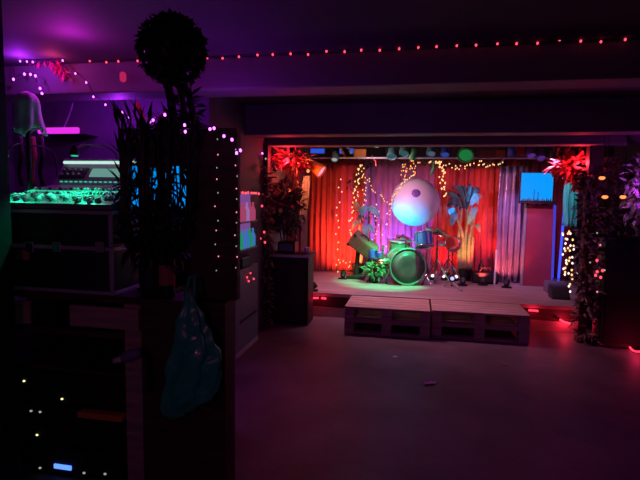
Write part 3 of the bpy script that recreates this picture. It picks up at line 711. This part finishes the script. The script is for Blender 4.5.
# ------------------------------------------------------------------ red and violet strings near
zr = [(207, 58), (262, 55), (310, 54), (380, 49.5), (440, 46), (500, 44), (560, 41.5), (625, 39.5)]
pl = [at(x, y, 2.84) for x, y in zr]
pl = [at(x, y, 2.84) for x, y in ((90, 61.5), (107, 61.5), (120, 61.5), (137, 62), (150, 61), (165, 60), (180, 59.5), (192, 58.5))]+poly(pl, 23)
string_lights('long red string lights along the top of the near ceiling beam', pl, 0, 'g_red', .0068, .004, exact=True, group='red string lights on the beam')
g0 = [(8, 48), (20, 61), (27, 61), (33, 61), (63, 60), (77, 74), (86, 83), (94, 97), (104, 104), (116, 117), (122, 112), (129, 117), (150, 121), (153, 121), (164, 114), (184, 124), (186, 130), (210, 129), (213, 129), (225, 135), (232, 140), (237, 153), (241, 151)]
string_lights('violet string lights sagging from the ceiling over the mixing desk', [at(x, y, 2.75-.9*min(1, max(0, (x-112)/52))) for x, y in g0], 0, 'g_purple', .006, .004, exact=True, group='violet string lights')
string_lights('short violet string lights beside the pale draped cloth', [at(x, y, 2.8) for x, y in ((9, 49), (13, 80), (24, 74), (31, 74), (35, 76), (40, 88), (42, 93))], 0, 'g_purple', .008, .004, exact=True, group='violet string lights')
for x, y, p in ((63, 44, 3.5), (94, 97, 4), (120, 115, 4), (20, 66, 3), (213, 126, 2.5), (237, 152, 1.5)):  # unseen points carry the bulbs' light; magenta one added for the ceiling glow
    light('POINT', at(x, y, 3.2 if x in (94, 120) else 2.68) if x != 63 else onz(65, 31, CH)+V((0, .03, -.13)), (.42, .02, 1) if x != 63 else (.75, .02, .8), p, size=.012)
P = poly([at(x, y, 2.85) for x, y in ((36, 60), (48, 57), (57, 64), (65, 75))], 30)
g = MB()
for p in P: g.cloud(p, (.022, .02, .022), 8, .05, .012)
tag(g.build('feather_boa', 'pinkfeather'), 'bright pink red feather garland over the mixing desk corner', 'garland')
light('POINT', at(52, 66, 2.7), (1, .05, .25), .8, size=.01)
c = at(123, 77, 2.862)
tag(MB().lathe(c-V((0, 0, .03)), [(.012, 0), (.02, .01), (.02, .05), (.012, .06)], 12).build('red_lantern', glow('lantern_bulb', (.9, .03, .2), .5), smooth=True), 'tiny red lantern hung on the near beam', 'lantern')
A, B = at(137, 103, 2.8), at(147, 128, 2.8)
tag(MB().tube([A, (A+B)/2+V((.005, 0, 0)), B], .014, 6, .006).build('hanging_ribbon', 'redcan'), 'dark red ribbon hanging among the violet lights', 'ribbon')

# ------------------------------------------------------------------ booth
BY = 1.95
bx0, bx1 = -2.45, at(235, 400, BY+.12).x; bxm = at(230, 400, BY+.76).x
zc = .981
t = thing('sound_booth', 'dark wooden sound booth built of pallet boards at left', 'booth', ((bx0+bx1)/2, BY+.3, 0))
MB().bx((bx0, BY, zc-.03), (bxm, BY+.75, zc)).bx((bxm+.0005, BY, zc-.03), (bx1, BY+.12, zc)).build('counter_top', 'darkwood', t)
a, b = at(72, 304, BY), at(141, 330, BY)
MB().bx((a.x, BY-.02, b.z), (b.x, BY-.001, a.z)).build('front_plank', 'wood', t, bevel=.003)
a = at(17, 300, BY); b = at(33, 323, BY)
MB().bx((a.x, BY-.02, b.z), (b.x, BY-.001, a.z)).build('front_plank', 'wood', t, bevel=.003)
a = at(124, 330, BY); b = at(141, 330, BY)
MB().bx((a.x, BY+.001, 0), (b.x, BY+.06, zc-.031)).build('post', 'wood', t, bevel=.004)
MB().bx((b.x+.001, BY+.002, 0), (bx1, BY+.04, zc-.031)).build('front_panel', 'darkwood', t)
MB().bx((bx1-.03, BY+.041, 0), (bx1, BY+.12, zc-.031)).bx((bxm-.03, BY+.041, 0), (bxm, BY+.75, zc-.031)).build('side_panel', 'darkwood', t)
MB().bx((bx0, BY+.05, .58), (a.x-.002, BY+.7, .60)).build('shelf', 'darkwood', t)
MB().bx((bx0, BY+.7, 0), (b.x, BY+.72, zc-.031)).build('back_panel', 'black', t)
MB().bx((bx0, BY-.0, zc-.20), (a.x-.002, BY+.02, zc-.17)).build('rail', 'darkwood', t)
# tall panel and near post
a, b = at(190, 200, BY+.05), at(236.5, 200, BY+.05)
zp = at(215, 128, BY+.05).z
o = MB().bx((a.x, BY+.05, zc+.002), (b.x, BY+.10, zp)).build('booth_screen', 'darkwood', bevel=.004)
tag(o, 'tall dark wooden panel standing on the booth counter right end', 'panel')
a, b = at(-30, 240, 1.75), at(12, 240, 1.85)
struct(MB().bx((a.x, 1.75, 0), (b.x, 1.85, CH)).build('trim_4', 'blackmat'), 'near black post at the left edge')
for px, yy, lab in ((217, (140, 270), 'dotted dim pink string lights down the middle of the tall dark panel'), (236, (152, 268), 'dotted dim pink string lights down the right edge of the tall dark panel')):
    string_lights(lab, [at(px, y, BY+.035) for y in yy], 11, 'g_pink', .003, .004, group='dim strings on the dark panel', mats=['g_dim', 'g_pink'])

# flight case
a, b = at(13, 290, BY+.01), at(114, 295, BY+.01)
x0, x1 = -1.925, b.x; z0, z1 = zc+.002, 1.375; y0, y1 = BY+.01, BY+.51
zm = at(60, 247, y0).z
t = thing('flight_case', 'black flight case with aluminium edges under the mixing desk', 'case', ((x0+x1)/2, BY+.3, zc))
MB().bx((x0, y0, z0), (x1, y1, zm-.004)).build('lower_body', 'black', t)
MB().bx((x0, y0, zm+.004), (x1, y1, z1)).build('upper_body', 'black', t)
e = .010
for z in (z0+e, zm, z1-e):
    MB().bx((x0-.004, y0-.006, z-e), (x1+.004, y0-.0005, z+e*.8)).build('edge_strip', 'alu', t, bevel=.002)
    MB().bx((x1+.0005, y0, z-e), (x1+.006, y1, z+e*.8)).build('edge_strip', 'alu', t, bevel=.002)
MB().bx((x1-.016, y0-.006, z0+2*e), (x1+.004, y0-.0005, zm-e)).build('edge_strip', 'alu', t); MB().bx((x1-.016, y0-.006, zm+e), (x1+.004, y0-.0005, z1-2*e)).build('edge_strip', 'alu', t)
for px in (30, 57, 100):
    c = at(px, 247, y0-.012); MB().box(c, (.045, .012, .05)).build('latch', 'chrome' if px != 100 else 'grey', t, bevel=.003)
c = at(64, 275, y0-.004); MB().box(c, (.10, .008, .06)).build('handle_plate', 'black', t, bevel=.003)
MB().tube([c+V((-.04, -.01, .0)), c+V((-.035, -.022, -.012)), c+V((.035, -.022, -.012)), c+V((.04, -.01, 0))], .006, 6).build('handle', 'blackmat', t)
c = at(23, 255, y0-.004); MB().box(c, (.07, .006, .045)).build('label_plate', 'skin', t)
# mixing desk
mx0, mx1 = -1.955, x1
yA, yBk, yC, yD = BY+.005, BY+.25, BY+.35, BY+.50
zf, zs, zpn = 1.402, 1.473, at(93, 164, yD).z
t = thing('mixing_desk', 'large mixing desk lit green with rows of faders on the flight case', 'mixing desk', ((mx0+mx1)/2, BY+.3, 1.377))
MB().prism([(yA, 1.377), (yA, zf), (yBk, zs), (yC, zs+.015), (yC+.02, zs+.02), (yD-.03, zpn), (yD, zpn), (yD, 1.377)], mx0, mx1).build('body', 'console', t, bevel=.003)
sl = (zs-zf)/(yBk-yA)
def surf(y): return zf+sl*(y-yA)
rx = Matrix.Rotation(atan(sl), 3, 'X')
capm = meshdata(MB().box((0, 0, .009), (.013, .03, .018)).box((0, 0, .0185), (.013, .003, .002)), 'fader', 'cap')
nF = 28
slot = MB()
for k in range(nF):
    x = mx0+.03+(mx1-mx0-.06)*k/(nF-1)
    slot.box((x, yA+.075, surf(yA+.075)+.0006), (.003, .11, .002), rx)
    yy = yA+.03+random.random()*.09
    o = inst('fader', capm, (x, yy, surf(yy)), t); o.rotation_euler = rx.to_euler()
slot.build('fader_slots', 'black', t)
kn = meshdata(MB().lathe((0, 0, 0), [(.007, 0), (.0055, .011), (.005, .012)], 10), 'knob', 'cap')
kb = meshdata(MB().lathe((0, 0, 0), [(.007, 0), (.0055, .011), (.005, .012)], 10), 'knob', 'black')
bt = meshdata(MB().box((0, 0, .003), (.013, .009, .006)), 'button', 'g_green')
n = 0
for r in range(3):
    for k in range(nF):
        x = mx0+.03+(mx1-mx0-.06)*k/(nF-1); y = yA+.15+r*.035
        o = inst('knob', kn if (k+r) % 3 else kb, (x, y, surf(y)), t) if r != 1 else inst('button', bt, (x, y, surf(y)), t); o.rotation_euler = rx.to_euler()
# upright panel: screen, button rows, light bar
n1 = V((0, yD-.03-yC-.02, zpn-zs-.02)); Lp = n1.length; up = n1.normalized(); nr = V((0, -up.z, up.y))
rp = Matrix((V((1, 0, 0)), -nr*1.0, up)).transposed()
pb = V((0, yC+.02, zs+.02))
sx = at(110, 177, yC+.08).x
def pn(x, f, off): return V((x, 0, 0))+pb+up*Lp*f+nr*off
MB().box(pn(sx+.04, .55, .004), (.30, .006, Lp*.36), rp).build('screen', 'g_mscreen', t)
MB().box(pn(sx-.22, .55, .004), (.16, .006, Lp*.45), rp).build('meter_panel', 'black', t)
for k in range(18): 
    inst('button', bt, pn(mx0+.05+(mx1-mx0-.1)*k/17, .12, .001), t)
for k in range(8): o = inst('knob', kn, pn(sx-.28+.035*(k % 4), .45+.2*(k//4), .006), t); o.rotation_euler = (radians(60), 0, 0)
MB().cyl(pn(mx0+.02, .92, .022), pn(mx1-.02, .92, .022), .0085, seg=10).build('light_bar', 'g_bar', t, smooth=True)
MB().cyl(pn(mx0+.02, 1.0, .03), pn(mx1-.02, 1.0, .03), .006, seg=8).build('bar_rail', 'console', t)
# gooseneck lamps added to light the desk green
for px, lab in ((57, 'added bent gooseneck lamp at the left rear of the mixing desk'), (118, 'added bent gooseneck lamp at the right rear of the mixing desk')):
    b0 = V((at(px, 180, yD+.03).x, yD+.03, zc))
    t2 = thing('added_gooseneck_lamp', lab, 'lamp', b0, 'added gooseneck lamps on the mixing desk')
    tip = V((b0.x+.03, BY+.14, zpn+.04))
    MB().tube(poly([b0+V((0, 0, .01)), V((b0.x, b0.y, zpn+.05)), V((b0.x, b0.y-.08, zpn+.09)), V((tip.x-.01, tip.y+.08, zpn+.085)), tip], 20), .005, 6).build('neck', 'black', t2, smooth=True)
    MB().lathe(tip+V((0, 0, -.02)), [(.022, 0), (.02, .02), (.008, .045)], 12).build('lamp_head', 'black', t2)
    MB().lathe(tip+V((0, 0, -.026)), [(.016, 0), (.016, .004)], 12).build('lens', 'g_green', t2)
    light('SPOT', tip+V((0, 0, -.03)), (.0, 1, .50), 9, tip+V((.04, -.10, -.5)), 105, .6, .01, parent=t2)
# magenta tube and cloth, dark cables
A, B = at(38, 130.5, 3.4), at(78.5, 130.5, 3.4)
t = thing('light_tube', 'short magenta light tube behind the mixing desk', 'light tube', (A+B)/2)
MB().bx((A.x, 3.39, B.z-.022), (B.x, 3.42, A.z+.022)).build('tube', 'g_magenta', t, bevel=.01)
MB().bx((A.x-.03, 3.42, A.z-.03), (B.x+.03, 3.602, A.z-.026)).build('bracket', 'black', t)
c = at(27, 108, 2.2)
zb = at(27, 132, 2.2).z
t = thing('cloth_cover', 'pale cloth draped over a pole at the left, tinted teal', 'cloth', (c.x, 2.2, zb))
R0 = .066
def fn(u, v):
    a = u*2*pi; h = v
    r = R0*(.12+.95*min(1, (1-h)*4)**.5)*(1-.18*sin(pi*min(1, (1-h)*1.1)))*(1+.16*sin(a*7+3*(1-h))*(1-h))
    return V((c.x+r*cos(a)*1.05+.015*(1-h), 2.2+r*sin(a)*.8, zb+.205*h-.02*sin(a*3)*(1-h)))
MB().grid(fn, 60, 14).build('drape', 'cloth', t, smooth=True, solid=.004)
MB().cyl((c.x, 2.2, zc+.002), (c.x, 2.2, zb+.18), .012).build('pole', 'black', t)
MB().lathe((c.x, 2.2, zc+.001), [(.07, 0), (.07, .012), (.02, .02)], 16).build('base', 'black', t)
for i, (px, lab, m) in enumerate(((20, 'black cable hanging left of the mixing desk', 'black'), (33, 'reddish cable hanging left of the mixing desk', 'skin'), (41, 'black looped cable hanging just left of the mixing desk screen', 'black'))):
    P = poly([at(px, 137, 2.52), at(px+2, 155, 2.5), at(px-1, 172, 2.52), at(px+2, 186, 2.54)], 12)
    tag(MB().tube(P, .013, 7).build('hanging_cable', m, smooth=True), lab, 'cable', 'cables hanging beside the mixing desk')
A, B = at(62, 131, 3.40), at(73, 103, 3.42)
tag(MB().tube([A, (A+B)/2+V((.01, 0, 0)), B], .006, 5).build('thin_rod', 'grey'), 'thin dark rod slanting above the magenta tube', 'rod')

# monitor, reeds, bush, topiary
Ym = BY+.15
A, B = at(125, 166, Ym), at(188, 208, Ym)
t = thing('monitor', 'blue glowing monitor behind the reeds on the booth', 'monitor', ((A.x+B.x)/2, Ym, zc))
MB().bx((A.x-.015, Ym+.002, B.z-.015), (B.x+.015, Ym+.03, A.z+.015)).build('frame', 'black', t, bevel=.003)
MB().bx((A.x, Ym-.002, B.z), (B.x, Ym+.0015, A.z)).build('screen', 'g_blue', t)
MB().bx(((A.x+B.x)/2-.02, Ym+.01, zc+.02), ((A.x+B.x)/2+.02, Ym+.028, B.z-.016)).build('stem', 'black', t)
MB().bx(((A.x+B.x)/2-.09, Ym-.03, zc+.002), ((A.x+B.x)/2+.09, Ym+.10, zc+.019)).build('base', 'black', t)
cv = at(152, 285, BY+.065); cv.z = zc
t = thing('reed_vase', 'black vase of tall dark reeds standing before the blue monitor', 'vase', cv)
MB().lathe(cv, [(.04, .002), (.055, .05), (.058, .14), (.045, .22), (.052, .25), (.042, .25)], 20).build('vase', 'black', t, smooth=True)
for k in range(98):
    x = (random.uniform(121, 128), random.uniform(139, 150), random.uniform(159, 169), random.uniform(184, 196), random.uniform(122, 192))[k % 5]
    yy = BY+.05+random.uniform(-.05, .05)
    top = at(x+random.uniform(-4, 4), random.uniform(122, 165), yy); midp = at(x, random.uniform(195, 215), yy)
    P = poly([cv+V((random.uniform(-.025, .025), random.uniform(-.025, .025), .2)), at(150+(x-150)*.8, 250, BY+.05), midp, top], 9)
    g = MB().tube(P, .004, 4, .0055)
    for q in range(3):
        g.leaf(P[random.randint(3, 7)], (random.uniform(-.6, .6), random.uniform(-.2, .2), random.choice((-.8, .9, .9))), random.uniform(.07, .14), .018)
    g.leaf(P[-1], (random.uniform(-.4, .4), random.uniform(-.3, .3), .9), .12, .02)
    g.build('reed', 'leaf', t)
g = MB(); g.cloud(at(155, 240, BY+.06), (.15, .05, .12), 260, .10, .035, .2); g.cloud(at(155, 186, BY+.05), (.16, .03, .10), 90, .10, .022, .1); g.build('foliage', 'leaf', t)
ct = at(172, 50, BY-.02); ct.z = min(ct.z, CH-.178)
cb = V((at(178, 200, BY+.34).x+.02, BY+.34, zc))
t = thing('topiary_plant', 'dark round bushy topiary on slim stems rising above the booth', 'plant', cb)
MB().lathe(cb, [(.06, .002), (.085, .15), (.075, .155)], 18).build('pot', 'black', t)
MB().sph(ct, .115, 3).cloud(ct, (.13, .13, .13), 1100, .032, .026, .85).build('crown', 'leaf', t)
for k in range(7):
    a = 2*pi*k/7
    MB().tube(poly([cb+V((.02*cos(a), .02*sin(a), .12)), at(180, 160, BY+.22)+V((.05*cos(a), .03*sin(a), 0)), at(183, 110, BY+.03)+V((.055*cos(a), .04*sin(a), 0)), ct+V((.04*cos(a), .04*sin(a), -.09))], 10), .008, 5).build('stem', 'leaf', t)
c = at(160, 143, BY+.22)
g = MB(); g.cloud(c, (.17, .08, .085), 420, .07, .028, .1); g.cloud(at(187, 118, BY+.08), (.05, .05, .14), 120, .07, .02, .2)
g.build('foliage', 'leaf', t)
c = at(170, 228, BY+.12)
zz = zc
t = thing('bottle', 'dark bottle with a reddish label on the booth counter', 'bottle', (c.x, BY+.1, zz))
c = V((c.x+.02, BY+.05, zz))
MB().lathe(c, [(.032, .002), (.036, .01), (.036, .17), (.014, .23), (.014, .29), (.016, .3)], 18).build('glass', 'black', t, smooth=True)
MB().lathe(c+V((0, 0, .06)), [(.0365, 0), (.0368, .002), (.0368, .09), (.0365, .092)], 18).build('paper_label', 'skin', t)

# plastic bag
Yb = BY-.07
A, B = at(190, 292, Yb), at(190, 412, Yb)
t = thing('plastic_bag', 'crumpled teal plastic bag hanging on the booth front', 'bag', (A.x, Yb, B.z))
cx = at(188, 360, Yb).x; Hb = A.z-B.z
from mathutils import noise
def fn(u, v):
    a = u*2*pi; k = 1-v
    r = .012+.112*(sin(min(1, k*1.12)*pi*.62)**1.15 if k < .93 else max(.02, (1-k)/.07)*.93)
    r *= 1+.10*sin(a*5+k*5)+.07*sin(a*9+k*11)
    p = V((cx+r*cos(a)+.035*sin(pi*min(1, v*1.15))+(A.x-cx)*v, Yb-.01+.38*r*sin(a), B.z+Hb*v+(.07*cos(a)+.02*sin(a*3))*k**3*min(1, r*12)))
    n = noise.noise_vector(p*14)*.016+noise.noise_vector(p*34)*.007
    return p+n*min(1, k*4)
MB().cyl(A+V((0, .045, .05)), A+V((0, .09, .05)), .006).build('hook', 'chrome', t)
MB().grid(fn, 90, 44).build('sack', 'bag', t, smooth=True)
MB().tube([A+V((-.02, .0, -.02)), A+V((-.015, .03, .06)), A+V((.01, .03, .065)), A+V((.02, 0, -.02))], .008, 6).build('handle', 'bag', t, smooth=True)
# pale cable plug
P = [at(x, y, BY-.05) for x, y in ((141, 352), (133, 354), (124, 358), (114, 361))]
t = thing('cable_plug', 'pale violet cable plug sticking out beside the booth post', 'cable', P[0])
MB().tube(P[:3], .022, 8, .026).build('sleeve', mat('violet_rubber', (.25, .2, .45), .6), t, smooth=True)
MB().tube(P[2:], .017, 8, .012).build('connector', 'white', t, smooth=True)
MB().tube([P[0], P[0]+V((.02, .03, -.04)), P[0]+V((.015, .045, -.2))], .012, 6).build('cord', 'blackmat', t)

# rack amplifiers under the counter
def amp(label, z0, z1, leds, disp=None):
    xa, xb = -2.42, at(120, 400, BY+.08).x
    t = thing('rack_amplifier', label, 'amplifier', ((xa+xb)/2, BY+.3, z0), 'rack units inside the booth')
    MB().bx((xa, BY+.10, z0), (xb, BY+.55, z1)).build('body', 'black', t, bevel=.004)
    MB().bx((xa+.01, BY+.091, z0+.008), (xb-.005, BY+.0995, z1-.008)).build('front_plate', 'blackmat', t)
    for (px, py, m) in leds:
        c = at(px, py, BY+.088); MB().sph(c, .006 if m == 'g_yellow' else .0065, 2, (1.2, .8, .8)).build('led', m, t)
    if disp:
        a, b = at(disp[0], disp[1], BY+.085), at(disp[2], disp[3], BY+.085)
        MB().bx((a.x, BY+.083, b.z), (b.x, BY+.0905, a.z)).build('display', 'g_display', t)
zz = lambda py: at(60, py, BY+.09).z
amp('black rack unit with two yellow lights, upper of the booth rack', zz(405), zz(372), [(24, 381, 'g_yellow'), (62, 399, 'g_yellow')])
amp('black rack unit with one yellow light and pale dots, middle of the booth rack', zz(444), zz(407), [(37, 435, 'g_yellow'), (31, 411, 'g_dim'), (40, 412, 'g_dim')])
amp('black rack unit with small blue display, lowest seen in the booth rack', .012, zz(447), [(40, 468, 'g_dim'), (84, 473, 'g_dim'), (105, 474, 'g_dim')], (54, 464, 71, 470.5))
a, b = at(78, 411, BY+.03), at(123, 422, BY+.03)
tag(MB().bx((a.x, BY+.02, b.z), (b.x, BY+.07, a.z)).build('orange_block', 'orange', bevel=.006), 'dim orange wooden block in front of the booth rack', 'block')

# lit display and grey cabinet on the left wall
def onx(px, py, X):
    r = ray(px, py); return r*(X/r.x)+V((0, 0, EYE))
XW = XL+.09
p0, p1 = onx(238.5, 250, XW), onx(256.5, 250, XW)
q0, q1 = onx(238.5, 194, XW), onx(256.5, 194, XW)
t = thing('lit_display', 'brightly lit display case of coloured bottles beyond the dark panel', 'display case', (XW, (p0.y+p1.y)/2, p0.z))
zlo, zhi = (p0.z+p1.z)/2, (q0.z+q1.z)/2; ya, yb = p0.y, p1.y+.04
MB().bx((XL+.002, ya, zlo), (XL+.012, yb, zhi)).build('backlight', 'g_shelf', t)
MB().bx((XL+.013, ya, zlo), (XL+.09, yb, zlo+.015)).build('shelf', 'grey', t); MB().bx((XL+.013, ya, (zlo+zhi)/2-.006), (XL+.09, yb, (zlo+zhi)/2+.006)).build('shelf', 'grey', t)
cols = ['g_shelfblue', 'g_shelfpink', 'g_shelfgreen', 'g_shelfviolet', 'g_shelfblue', 'g_shelfpink']
for sh, zb_ in enumerate((zlo+.016, (zlo+zhi)/2+.007)):
    for k in range(6):
        y = ya+.05+(yb-ya-.1)*k/5
        b_ = MB().lathe((XL+.055, y, zb_), [(.024, .0), (.027, .01), (.027, .10), (.010, .14), (.010, .175)], 12).build('bottle', cols[(k*2+sh*3) % 6], smooth=True)
        nm = ['blue', 'pink', 'green', 'violet', 'blue', 'pink'][(k*2+sh*3) % 6]
        tag(b_, 'glowing %s bottle on the %s shelf of the lit display case' % (nm, 'lower' if sh == 0 else 'upper'), 'bottle', 'glowing %s bottles on the %s shelf' % (nm, ('lower', 'upper')[sh]))
string_lights('red string lights along the top of the lit display case', [(XL+.1, ya+(yb-ya)*k/7, zhi+.012) for k in range(8)], 0, 'g_red', .011, .003, exact=True, group='red string lights in the ivy')
p0 = onx(238, 351, XL+.10)
t = thing('low_cabinet', 'low grey cabinet with pale bottom edge along the left wall', 'cabinet', (XL+.06, (ya+yb)/2, 0))
yb2 = 4.52
MB().bx((XL+.002, ya-.1, .045), (XL+.10, yb2, zlo-.16)).build('body', 'grey', t, bevel=.004)
MB().bx((XL+.002, ya-.1, .002), (XL+.105, yb2, .044)).build('skirting_edge', 'white', t)
MB().bx((XL+.101, ya-.0, .30), (XL+.108, yb2-.05, .32)).build('door_rail', 'black', t)
c = V((XL+.055, (ya+yb)/2, zlo-.159))
tag(MB().bx((XL+.01, ya+.1, zlo-.158), (XL+.09, yb-.15, zlo-.06)).build('dark_box', 'black', bevel=.01), 'dark box on the low grey cabinet under the lit display', 'box')
string_lights('few red lights lying on the low grey cabinet edge', [onx(x, y, XL+.12) for x, y in ((247, 277), (251, 273), (254, 279), (249, 281))], 0, 'g_red', .009, .003, exact=True, group='red string lights in the ivy')

# litter on the floor
c = onz(395, 357, 0); tag(MB().lathe((c.x, c.y, .0), [(.022, .001), (.022, .006), (.01, .008)], 12).build('white_scrap', 'paper'), 'small white scrap on the dark floor before the left pallet', 'litter')
c = onz(430, 385, 0)
tag(MB().grid(lambda u, v: V((c.x-.045+.09*u, c.y-.02+.05*v+.03*u, .004+.012*abs(sin(u*7+v*4)))), 8, 5).build('paper_scrap', 'paper', solid=.001), 'crumpled pale paper scrap on the open floor, nearest the viewer', 'litter')
c = onz(505, 365, 0); tag(MB().grid(lambda u, v: V((c.x-.03+.06*u, c.y-.02+.04*v, .003+.006*abs(sin(u*6+v*5)))), 6, 4).build('paper_scrap', 'skin', solid=.001), 'tiny reddish paper scrap on the floor before the right pallet', 'litter')

# ------------------------------------------------------------------ wash lamps, ambient and added fill light
par('black stage lamp at the far left of the bar casting a pink wash', 345, 150, 'black', 'g_pink', Y=5.5, r=.05, aim=(.2, 6.3, .3), col=(1, .38, .64), power=80, spot=130)
par('black stage lamp at the far right of the bar casting a rose wash', 556, 151, 'black', 'g_pink', Y=5.5, r=.05, aim=(1.2, 6.4, .3), col=(.85, .28, .68), power=62, spot=130)
w = bpy.data.worlds.new('world'); S.world = w; w.use_nodes = True
w.node_tree.nodes['Background'].inputs['Color'].default_value = (.34, .12, .66, 1)
w.node_tree.nodes['Background'].inputs['Strength'].default_value = .05
light('POINT', (-.7, -.7, 1.6), (1, .17, .42), 4.5, size=.05)  # unseen pink fill added behind the camera, without a fixture
